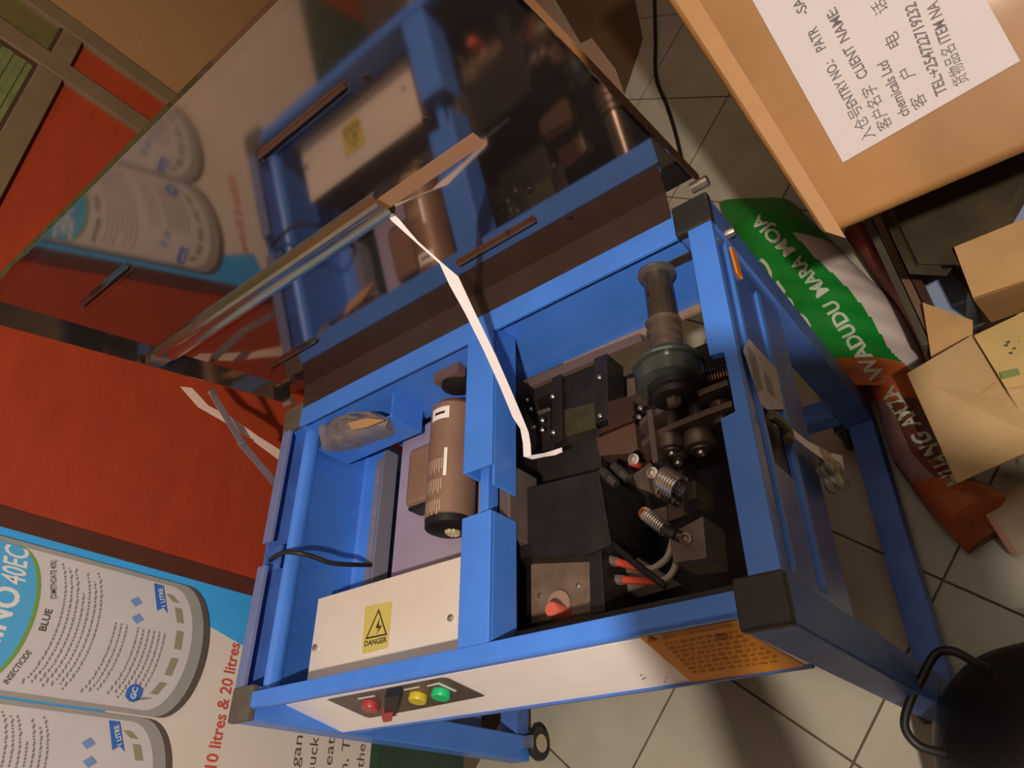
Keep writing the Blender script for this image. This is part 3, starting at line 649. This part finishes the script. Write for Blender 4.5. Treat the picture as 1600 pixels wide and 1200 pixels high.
pb = tag(obj('parts_bag', bm, mat('clear_poly', (142, 128, 116), .22, 0, .35, 30, .5, 50, alpha=.8), smooth=True), 'small clear plastic bag of brown parts lying in the blue tray', 'bag')
bm = B(); prism(bm, [U(u, v, 2, .719) for u, v in ((545, 662), (575, 654), (602, 657), (575, 668), (552, 672))], (0, 0, .004)); obj('brown_part', bm, mat('brown_part', (190, 146, 96), .6), pb, bevel=.001)

# ================================================================= CLUTTER ON THE RIGHT
# big carton (propped at an angle) with address label
t = math.radians(42); CN = Vector((0, -math.sin(t), math.cos(t))); C0 = Vector((1.012, .463, .690))
def CQ(u, v, k=0): return UN(u, v, CN, C0 + CN * (.0007 * k))
A, Bp, Dpnt = CQ(1287, 371), CQ(1600, 238), CQ(1038, -4)
B2 = A + (Bp - A) * 2.4; D2 = A + (Dpnt - A) * 1.9; E2 = B2 + (D2 - A)  # edges lengthened out of view so the carton shades the floor behind
ct = thing('large_carton', 'large brown taped carton with a white address label, propped at top right', 'carton', (A + B2 + D2 + E2) / 4 - CN * .28)
bm = B(); prism(bm, [A, B2, E2, D2], -CN * .28); bmesh.ops.bevel(bm, geom=bm.edges[:], offset=.011, segments=3, profile=.5, affect='EDGES')
obj('carton_body', bm, CARDT, ct, smooth=True)
def cqp(name, pts, k, m): return obj(name, prism(B(), [CQ(u, v, k) for u, v in pts], CN * .0003), m, ct)
cqp('packing_tape', [(1052, -4), (1090, -4), (1322, 372), (1290, 362)], 1, mat('clear_tape', (170, 124, 72), .35, 0, .05, 20, coat=.1))
LA, LB_ = CQ(1317, 254, 2), CQ(1594, 95, 2); LD = (CQ(1172, -6, 2) - LA) * 1.3
lb = obj('address_label', prism(B(), [LA, LB_, LB_ + LD, LA + LD], CN * .0003), mat('label_white', (200, 192, 190), .75, 0, .03, 10), ct)
LI = mat('label_ink', (96, 88, 90), .6)
upv = (CQ(1317, 254) - CQ(1596, 95)).normalized()
bm = B()
for s, p, q, h, bo in (('入仓号', (1368, 213), (1341, 163), .0125, 0), ('ENTRY NO.:', (1340, 162), (1301, 92), .0115, .015), ('PATR', (1291, 74), (1275, 40), .0115, .015), ('-SA', (1264, 18), (1251, -6), .0115, .015),
                       ('客户名字', (1394, 197), (1364, 130), .0125, 0), ('CLIENT', (1357, 117), (1331, 68), .0115, .015), ('NAME:', (1328, 60), (1305, 10), .0115, .015),
                       ('chemicals Ltd', (1422, 178), (1386, 93), .0115, .015), ('客', (1449, 163), (1439, 144), .012, 0), ('户', (1430, 118), (1422, 102), .012, 0), ('电', (1408, 68), (1399, 48), .012, 0), ('话', (1388, 14), (1379, -4), .012, 0),
                       ('TEL:+254722719232', (1480, 144), (1430, 2), .0115, .02), ('货物品名', (1513, 127), (1489, 68), .012, 0), ('ITEM NA', (1486, 62), (1464, 0), .0115, .015)):
    text_into(bm, s, CQ(*p, 3), CQ(*q, 3), upv, h, bo)
obj('label_words', bm, LI, ct)

# printed woven sack lying beside the machine
SL = [(1098, 286), (1140, 400), (1185, 480), (1240, 560), (1305, 635), (1372, 695), (1436, 782), (1492, 840)]
SR = [(1214, 280), (1322, 388), (1398, 466), (1440, 560), (1462, 640), (1506, 726), (1560, 752), (1600, 784)]
NS, NT = 170, 90
def lerp_list(Lx, s):
    i = min(int(s), len(Lx) - 2); f = s - i; P0, P1, P2, P3 = Lx[max(i - 1, 0)], Lx[i], Lx[i + 1], Lx[min(i + 2, len(Lx) - 1)]
    return [.5 * (2 * b + (c - a) * f + (2 * a - 5 * b + 4 * c - d) * f * f + (3 * b - a - 3 * c + d) * f ** 3) for a, b, c, d in zip(P0, P1, P2, P3)]
def lofted_sack(SL, SR, NS, NT, zref, H, z0, rip=.003, zone=None):
    bm = B(); g = []
    for i in range(NS + 1):
        s = i / NS * (len(SL) - 1); l = U(*lerp_list(SL, s), 2, zref); l.x = max(l.x, .906) if l.y < .60 else l.x; r = U(*lerp_list(SR, s), 2, zref)
        e = min(1, i / NS * 9 + .25, (1 - i / NS) * 9 + .3); row = []
        for j in range(NT + 1):
            t = j / NT; th = math.pi * t; x = .5 - .5 * math.cos(th); hh = math.sin(th) ** .8
            p = l.lerp(r, x); z = z0 + H * e * hh + rip * math.sin(s * 5 + t * 9) * hh + rip * .6 * math.sin(s * 13 - t * 6) * hh
            row.append(bm.verts.new((p.x, p.y, z)))
        g.append(row)
    for i in range(NS):
        for j in range(NT):
            f = bm.faces.new((g[i][j], g[i + 1][j], g[i + 1][j + 1], g[i][j + 1]))
            if zone: f.material_index = zone((i + .5) / NS * (len(SL) - 1), .5 - .5 * math.cos(math.pi * (j + .5) / NT))
    lo = []
    cf = bm.faces.new([g[i][0] for i in range(NS + 1)] + [g[NS][j] for j in range(1, NT + 1)] + [g[i][NT] for i in range(NS - 1, -1, -1)] + [g[0][j] for j in range(NT - 1, 0, -1)])
    if zone: cf.material_index = 1
    return bm
def zone(s, x):
    wob = .12 * math.sin(x * 5)
    if .80 < s < 3.4 and x > .70 + .055 * (s - 1) + max(0, s - 2.9) * .25: return 4
    if s < 3.02 + wob + .35 * (x - .5): return 0
    if s < 3.95 + wob: return 1
    if s < 5.75 + .4 * (x - .5): return 2 if x > .40 else 3
    return 1
bm = lofted_sack(SL, SR, NS, NT, .11, .12, .012, .003, zone)
bvh = BVHTree.FromBMesh(bm)
SKM = [mat('sack_green', (20, 132, 44), .45, 0, .12, 20, .25, 300), mat('sack_orange', (178, 90, 42), .5, 0, .2, 12, .25, 300), mat('sack_brown', (104, 54, 36), .55, 0, .15, 14, .25, 300), mat('sack_pinkish', (150, 122, 112), .55, 0, .25, 25, .25, 300), mat('sack_white', (206, 196, 186), .5, 0, .08, 10, .3, 300)]
sk = obj('woven_sack', bm, None, smooth=True, mats=SKM)
tag(sk, 'woven sack printed green and orange lying beside the blue machine', 'sack')
def lift(c):
    h = bvh.ray_cast(Vector((c.x, c.y, 1)), Vector((0, 0, -1)))
    return Vector((c.x, c.y, (h[0].z if h[0] else .1) + .0022))
words = [('HUANG', (1508, 750), (1446, 672)), ('AMIZA', (1440, 664), (1396, 604)), ('WADUDU', (1384, 588), (1306, 470)), ('MARA', (1298, 458), (1250, 400)), ('MOJA', (1244, 392), (1188, 338))]
for s, p, q in words:
    a_, b_ = U(*p, 2, .125), U(*q, 2, .125); d = (b_ - a_).normalized(); up = Vector((0, 0, 1)).cross(d)
    bm = B(); text_into(bm, s, a_, b_, up, .027, .03, 0, lift); obj('sack_word', bm, mat('sack_lettering', (196, 206, 180), .5), sk)
for s, p, q in (('C', (1216, 436), (1196, 408)), ('L', (1232, 462), (1218, 442)), ('C', (1252, 492), (1236, 468)), ('C', (1278, 520), (1258, 496))):
    a_, b_ = U(*p, 2, .11), U(*q, 2, .11); d = (b_ - a_).normalized(); bm = B(); text_into(bm, s, a_, b_, Vector((0, 0, 1)).cross(d), .04, .02, 0, lift); obj('large_letter', bm, MATS['sack_lettering'], sk)
# brown-red sack edge next to it
bm = lofted_sack([(1296, 330), (1345, 400), (1396, 470), (1432, 540), (1450, 610)], [(1345, 318), (1395, 400), (1432, 470), (1462, 540), (1484, 600)], 30, 10, .12, .10, .02, .002)
tag(obj('red_sack', bm, mat('dark_red_sack', (112, 48, 38), .6, 0, .3, 9, .3, 200), smooth=True), 'dark red woven sack squeezed between the printed sack and the dark panels', 'sack')
# three long thin panels leaning together
for k, (dx, col, nm) in enumerate(((0, (84, 80, 66), 'grey-green'), (15, (120, 96, 78), 'tan'), (30, (74, 52, 40), 'dark brown'))):
    a0, a1_ = (1338 + dx, 322 - 3 * k), (1440 + dx, 540 - 3 * k)
    q = [U(a0[0], a0[1], 2, .22), U(a0[0] + 13, a0[1] - 3, 2, .22), U(a1_[0] + 13, a1_[1] - 3, 2, .22), U(a1_[0], a1_[1], 2, .22)]
    tag(obj('long_panel', prism(B(), q, (0, 0, -.09)), mat('panel_' + nm.replace(' ', '_').replace('-', '_'), col, .35, .1, .2, 12), bevel=.001), nm + ' long thin panel edge standing right of the red sack', 'panel', )
# dark plastic-wrapped bundle under the carton
bm = B(); q = [U(u, v, 2, .34) for u, v in ((1372, 330), (1430, 262), (1575, 215), (1640, 250), (1570, 372), (1500, 402), (1478, 432), (1418, 428))]
prism(bm, q, (.02, .24, -.335)); bmesh.ops.bevel(bm, geom=[e for e in bm.edges if abs(e.verts[0].co.z - e.verts[1].co.z) < .01 and e.verts[0].co.z > .2], offset=.02, segments=3, affect='EDGES')
tag(obj('wrapped_bundle', bm, mat('dark_film', (70, 62, 48), .24, 0, .55, 9, .5, 25), smooth=True), 'dark mottled plastic-wrapped bundle under the large carton', 'bundle')  # dark film colour with strong random mottling
# support stack below the carton, out of view, so that it rests on something
sup = tag(obj('storage_box', box(B(), 1.04, 1.50, 1.02, 1.40, 0, .80), CARD, bevel=.004), 'brown storage box hidden behind the dark wrapped bundle under the carton', 'box')
# pale blue sheets
for k, (q_, lab) in enumerate(((((1425, 420), (1486, 428), (1512, 455), (1508, 505), (1452, 478)), 'pale blue plastic sheet lying between the long panels and the flaps'), (((1540, 272), (1640, 225), (1640, 345), (1562, 362)), 'pale blue sheet at the right edge below the large carton'))):
    z = .10 if k == 0 else .31
    bm = B(); P3 = [U(u, v, 2, z) for u, v in q_]; prism(bm, P3, (0, 0, -.003 if k else -.09))
    tag(obj('blue_sheet', bm, mat('pale_blue_sheet', (150, 164, 192), .5, 0, .08, 20), bevel=.001), lab, 'sheet')
# open cardboard box with flaps
ob = thing('open_carton', 'open pale cardboard box with spread flaps at the right edge', 'box', U(1560, 480, 2, 0.0))
def flap(name, pts, zs, m, th=.003, par=None):
    q = [U(u, v, 2, z) for (u, v), z in zip(pts, zs)]; n = (q[1] - q[0]).cross(q[2] - q[0]).normalized()
    return obj(name, prism(B(), q, n * th * (-1 if n.z > 0 else 1)), m, par or ob, bevel=.0008)
flap('flap', [(1490, 386), (1640, 325), (1640, 425), (1520, 466)], [.36, .38, .33, .31], CARD)
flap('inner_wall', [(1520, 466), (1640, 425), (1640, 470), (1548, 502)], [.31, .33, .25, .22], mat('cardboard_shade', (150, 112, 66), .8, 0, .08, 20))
flap('flap', [(1441, 472), (1520, 500), (1520, 525), (1456, 566)], [.25, .24, .24, .22], CARD)
flap('flap', [(1417, 583), (1519, 523), (1573, 608), (1640, 690), (1495, 755)], [.30, .27, .27, .28, .30], CARD2)
bm = B(); a_, b_ = U(1478, 657, 2, .2935), U(1556, 598, 2, .275); tube(bm, [a_, b_], .0012, 6); obj('flap_crease', bm, CARD, ob)
bx = flap('taped_top', [(1521, 524), (1640, 468), (1650, 590), (1572, 607)], [.285, .30, .31, .29], mat('yellowish_tape_card', (206, 178, 116), .35, 0, .1, 14, coat=.3), .004)
bm = B(); prism(bm, [U(u, v, 2, .297) for u, v in ((1562, 582), (1640, 562), (1640, 575), (1566, 592))], (0, 0, .0005)); obj('green_mark', bm, mat('green_tape', (120, 140, 84), .5), bx)
bm = B()
for u, v in ((1568, 540), (1575, 552), (1580, 545), (1590, 534), (1595, 546), (1571, 535), (1584, 555), (1599, 556)):
    q = U(u, v, 2, .297); prism(bm, [q, q + Vector((.006, .001, 0)), q + Vector((.005, -.004, 0)), q + Vector((.0015, -.002, 0))], (0, 0, .0005))
obj('ink_scrawl', bm, INKD, bx)
bm = B(); q = [U(u, v, 2, .26) for u, v in ((1452, 570), (1519, 526), (1640, 470), (1680, 560), (1600, 660), (1500, 700))]; prism(bm, q, (0, 0, -.115)); obj('box_body', bm, CARD, ob)
flap('flap', [(1572, 608), (1650, 592), (1650, 740), (1600, 660)], [.285, .29, .25, .26], CARD2)
# white roll with pink band at the right
bm = B(); a_, b_ = U(1556, 826, 2, .050), U(1680, 776, 2, .050)
cyl(bm, a_, b_, .049, seg=32); rl = obj('white_roll', bm, mat('roll_white', (206, 192, 160), .5, 0, .1, 14, .3, 60), smooth=True)
tag(rl, 'cream rolled sack with a pink stripe lying at the end of the printed sack', 'roll')
d_ = (b_ - a_).normalized(); obj('pink_band', lathe(B(), a_ - d_ * .002, d_, [(0, .047), (.002, .0495), (.010, .0495)], 32), mat('pink_band', (206, 158, 140), .5), rl, smooth=True)
# small white paper corner
tag(obj('paper_scrap', prism(B(), [U(u, v, 2, .001) for u, v in ((1508, 832), (1519, 845), (1500, 848), (1496, 843))], (0, 0, .001)), WPR), 'tiny white paper scrap on the tile by the sack tip', 'paper')
# dark bag bottom right: rounded body with looped handle
bc = Vector((1.062, -.125, .17))
bm = B(); bmesh.ops.create_icosphere(bm, subdivisions=5, radius=1)
for v in bm.verts:
    n = v.co.normalized(); f = 1 / (abs(n.x) ** 2.6 + abs(n.y) ** 2.6 + abs(n.z) ** 2.6) ** (1 / 2.6)
    v.co = Vector((n.x * .195 * f, n.y * .195 * f, n.z * .168 * f)) + bc + Vector((0, 0, .004 * math.sin(n.x * 9 + n.y * 7)))
db = tag(obj('black_bag', bm, mat('black_leather', (30, 26, 24), .38, 0, .4, 8, .3, 60), smooth=True), 'dark rounded bag with a stiff looped handle at the bottom right corner', 'bag')
loop = catmull([U(u, v, 2, z) for u, v, z in ((1560, 1055, .28), (1525, 1036, .30), (1490, 1018, .31), (1462, 1022, .31), (1440, 1060, .31), (1420, 1100, .31), (1414, 1136, .31), (1434, 1164, .305), (1470, 1176, .29), (1500, 1180, .27))], 6)
obj('loop_handle', tube(B(), loop, .0058, 10), mat('handle_black', (34, 30, 24), .5), db, smooth=True)

# ================================================================= FLOOR THINGS BEHIND
tag(obj('paper_sheet', prism(B(), [U(u, v, 2, .004) for u, v in ((812, -10), (856, -10), (908, 68), (925, 60), (962, 108), (976, 148), (960, 153))], (0, 0, .002)), mat('dull_paper', (176, 146, 120), .8, 0, .08, 4)), 'pale beige board lying on the floor behind the lid', 'board')
tag(obj('floor_cord', tube(B(), catmull([U(u, v, 2, .006) for u, v in ((1022, -10), (1024, 60), (1025, 120), (1042, 165), (1056, 210), (1068, 262))], 5), .006, 8), MACH, smooth=True), 'thin black cord running over the dark floor tiles', 'cord')
tag(obj('brown_mat', prism(B(), [U(u, v, 2, .002) for u, v in ((862, -10), (990, -10), (1004, 60), (985, 120), (975, 148), (962, 108), (925, 60), (908, 68))], (0, 0, .002)), mat('brown_floor_mat', (96, 70, 42), .85, 0, .15, 5)), 'dull brown mat on the floor beside the beige board', 'mat')

# ================================================================= PHOTOGRAPHER (behind the camera; shades the front corner and shows in the lid)
def skinned(name, nodes, edges, m, root=0, parent=None):
    me = bpy.data.meshes.new(name); me.from_pydata([n[0] for n in nodes], edges, [])
    o = bpy.data.objects.new(name, me); COL.objects.link(o)
    o.modifiers.new('skin', 'SKIN').use_smooth_shade = True
    for i, n in enumerate(nodes):
        sv = me.skin_vertices[0].data[i]; sv.radius = n[1] if isinstance(n[1], tuple) else (n[1], n[1]); sv.use_root = i == root
    ss = o.modifiers.new('sub', 'SUBSURF'); ss.levels = 2; ss.render_levels = 2
    dg = bpy.context.evaluated_depsgraph_get(); me2 = bpy.data.meshes.new_from_object(o.evaluated_get(dg))
    bpy.data.objects.remove(o); me2.materials.append(m); bm = B(); bm.from_mesh(me2)
    return obj(name, bm, m, parent, smooth=True)
SKIN = mat('brown_skin', (104, 68, 48), .5, 0, .08, 20); CLOTH = mat('dark_shirt', (52, 44, 42), .85, 0, .2, 20); TROU = mat('dark_trousers', (40, 38, 44), .85, 0, .2, 20)
person = thing('person', 'person in dark shirt and trousers standing and leaning over with a phone in both hands', 'person', (1.52, -.78, 0))
hipc = Vector((1.50, -.82, .92))
nodes = [(hipc, (.125, .095)), (Vector((1.475, -.77, 1.08)), (.108, .085)), (Vector((1.43, -.67, 1.26)), (.135, .095)), (Vector((1.385, -.59, 1.39)), (.115, .08)), (Vector((1.345, -.535, 1.475)), (.050, .050)), (Vector((1.32, -.505, 1.53)), (.046, .048)),
         (Vector((1.305, -.485, 1.575)), (.050, .055)), (Vector((1.298, -.475, 1.60)), (.045, .050)),
         (Vector((1.53, -.50, 1.40)), .056), (Vector((1.48, -.36, 1.23)), .043), (Vector((1.30, -.33, 1.44)), .032), (Vector((1.245, -.29, 1.475)), .029),
         (Vector((1.235, -.66, 1.40)), .056), (Vector((1.07, -.52, 1.27)), .043), (Vector((1.085, -.36, 1.46)), .032), (Vector((1.09, -.30, 1.50)), .029),
         (Vector((1.59, -.86, .80)), .088), (Vector((1.61, -.78, .48)), .060), (Vector((1.62, -.86, .10)), .042), (Vector((1.60, -.74, .045)), .040),
         (Vector((1.41, -.86, .80)), .088), (Vector((1.40, -.78, .48)), .060), (Vector((1.40, -.86, .10)), .042), (Vector((1.38, -.74, .045)), .038)]
edges = [(0, 1), (1, 2), (2, 3), (3, 4), (4, 5), (5, 6), (6, 7), (3, 8), (8, 9), (9, 10), (10, 11), (3, 12), (12, 13), (13, 14), (14, 15), (0, 16), (16, 17), (17, 18), (18, 19), (0, 20), (20, 21), (21, 22), (22, 23)]
body = skinned('body', nodes, edges, SKIN, 0, person)
me = body.data; me.materials.append(CLOTH); me.materials.append(TROU); ofs = worldloc(body)
for p in me.polygons:
    c = p.center + ofs
    if c.z < .98: p.material_index = 2 if c.z > .08 else 1
    elif c.z < 1.50 and not ((c - Vector((1.27, -.31, 1.46))).length < .10 or (c - Vector((1.08, -.33, 1.48))).length < .12): p.material_index = 1
# phone just behind the lens, facing the machine
fwd = Vector((_f.x, _f.y, _f.z)); rt = Vector((_r.x, _r.y, _r.z)); dn = Vector((_d.x, _d.y, _d.z))
pc0 = CAM - fwd * .012 + dn * .0 + rt * .06
bm = B(); prism(bm, [pc0 + rt * a + dn * b for a, b in ((-.075, -.036), (.075, -.036), (.075, .036), (-.075, .036))], -fwd * .008); 
ph = obj('phone', bm, BLACKP, bevel=.003); tag(ph, 'black phone held in both hands over the machine', 'phone')
for hand, (wrist, tgt, sgn) in enumerate(((Vector((1.245, -.29, 1.475)), pc0 + rt * .078, 1), (Vector((1.09, -.30, 1.50)), pc0 - rt * .078, -1))):
    ax_ = (tgt - wrist).normalized()
    for k in range(4):
        o_ = dn * (-.026 + .017 * k); base = wrist + ax_ * .03 + o_ * .8; tip = tgt - fwd * .016 - rt * sgn * (.03 + .004 * (k % 3)) + o_
        md = tgt + rt * sgn * .010 - fwd * .014 + o_
        obj('finger', tube(B(), catmull([base, base.lerp(md, .6), md, tip], 4), .008, 8), SKIN, body, smooth=True)
    th = [wrist + ax_ * .02 + dn * .02, tgt + dn * .04 - fwd * .006, tgt + dn * .030 - rt * sgn * .02 - fwd * .022]
    obj('thumb', tube(B(), catmull(th, 5), .0095, 8), SKIN, body, smooth=True)
# head: looks down along the camera direction
hc = Vector((1.285, -.455, 1.645)); fz = (fwd + Vector((0, 0, .25))).normalized(); hx = fz.cross(Vector((0, 0, 1))).normalized(); hz = hx.cross(fz)
def hp_(x, y, z): return hc + hx * x + fz * y + hz * z           # x right, y forward, z up
hm = B(); bmesh.ops.create_icosphere(hm, subdivisions=4, radius=1)
for v in hm.verts:
    n = v.co.normalized(); w = 1 - .22 * max(0, -n.z) ** 1.5
    x, y, z = n.x * .074 * w, n.y * .094, n.z * .115
    if n.y > 0:
        y += .020 * math.exp(-((n.x / .16) ** 2 + ((n.z + .12) / .22) ** 2))             # nose
        y -= .010 * (math.exp(-(((n.x - .38) / .18) ** 2 + ((n.z - .10) / .14) ** 2)) + math.exp(-(((n.x + .38) / .18) ** 2 + ((n.z - .10) / .14) ** 2)))
        y += .006 * math.exp(-((n.x / .3) ** 2 + ((n.z + .52) / .10) ** 2)) + .008 * math.exp(-((n.x / .3) ** 2 + ((n.z + .85) / .18) ** 2))
    v.co = hp_(x, y, z)
head = obj('head', hm, SKIN, person, smooth=True)
for sx_ in (-1, 1):
    obj('eye', lathe(B(), hp_(sx_ * .028, .080, .012), fz, [(-.008, .006), (0, .010), (.004, .009), (.007, .003)], 14), WPR, head, smooth=True)
    em = B(); bmesh.ops.create_icosphere(em, subdivisions=3, radius=1)
    for v in em.verts: v.co = hp_(sx_ * (.074 + v.co.x * .009), -.006 + v.co.y * .017, -.006 + v.co.z * .030)
    obj('ear', em, SKIN, head, smooth=True)
obj('mouth', tube(B(), catmull([hp_(-.024, .080, -.058), hp_(0, .090, -.055), hp_(.024, .080, -.058)], 4), .0045, 8), mat('lip', (110, 56, 48), .5), head, smooth=True)
hm = B(); bmesh.ops.create_icosphere(hm, subdivisions=4, radius=1)
for v in hm.verts:
    n = v.co.normalized(); k = 1 if (n.z > .32 or (n.y < .1 and n.z > -.30)) else .90
    v.co = hp_(n.x * .080 * k, n.y * .100 * k - .002, n.z * .121 * k)
obj('hair', hm, mat('black_hair', (30, 26, 24), .9, 0, .2, 60, .6, 200), head, smooth=True)
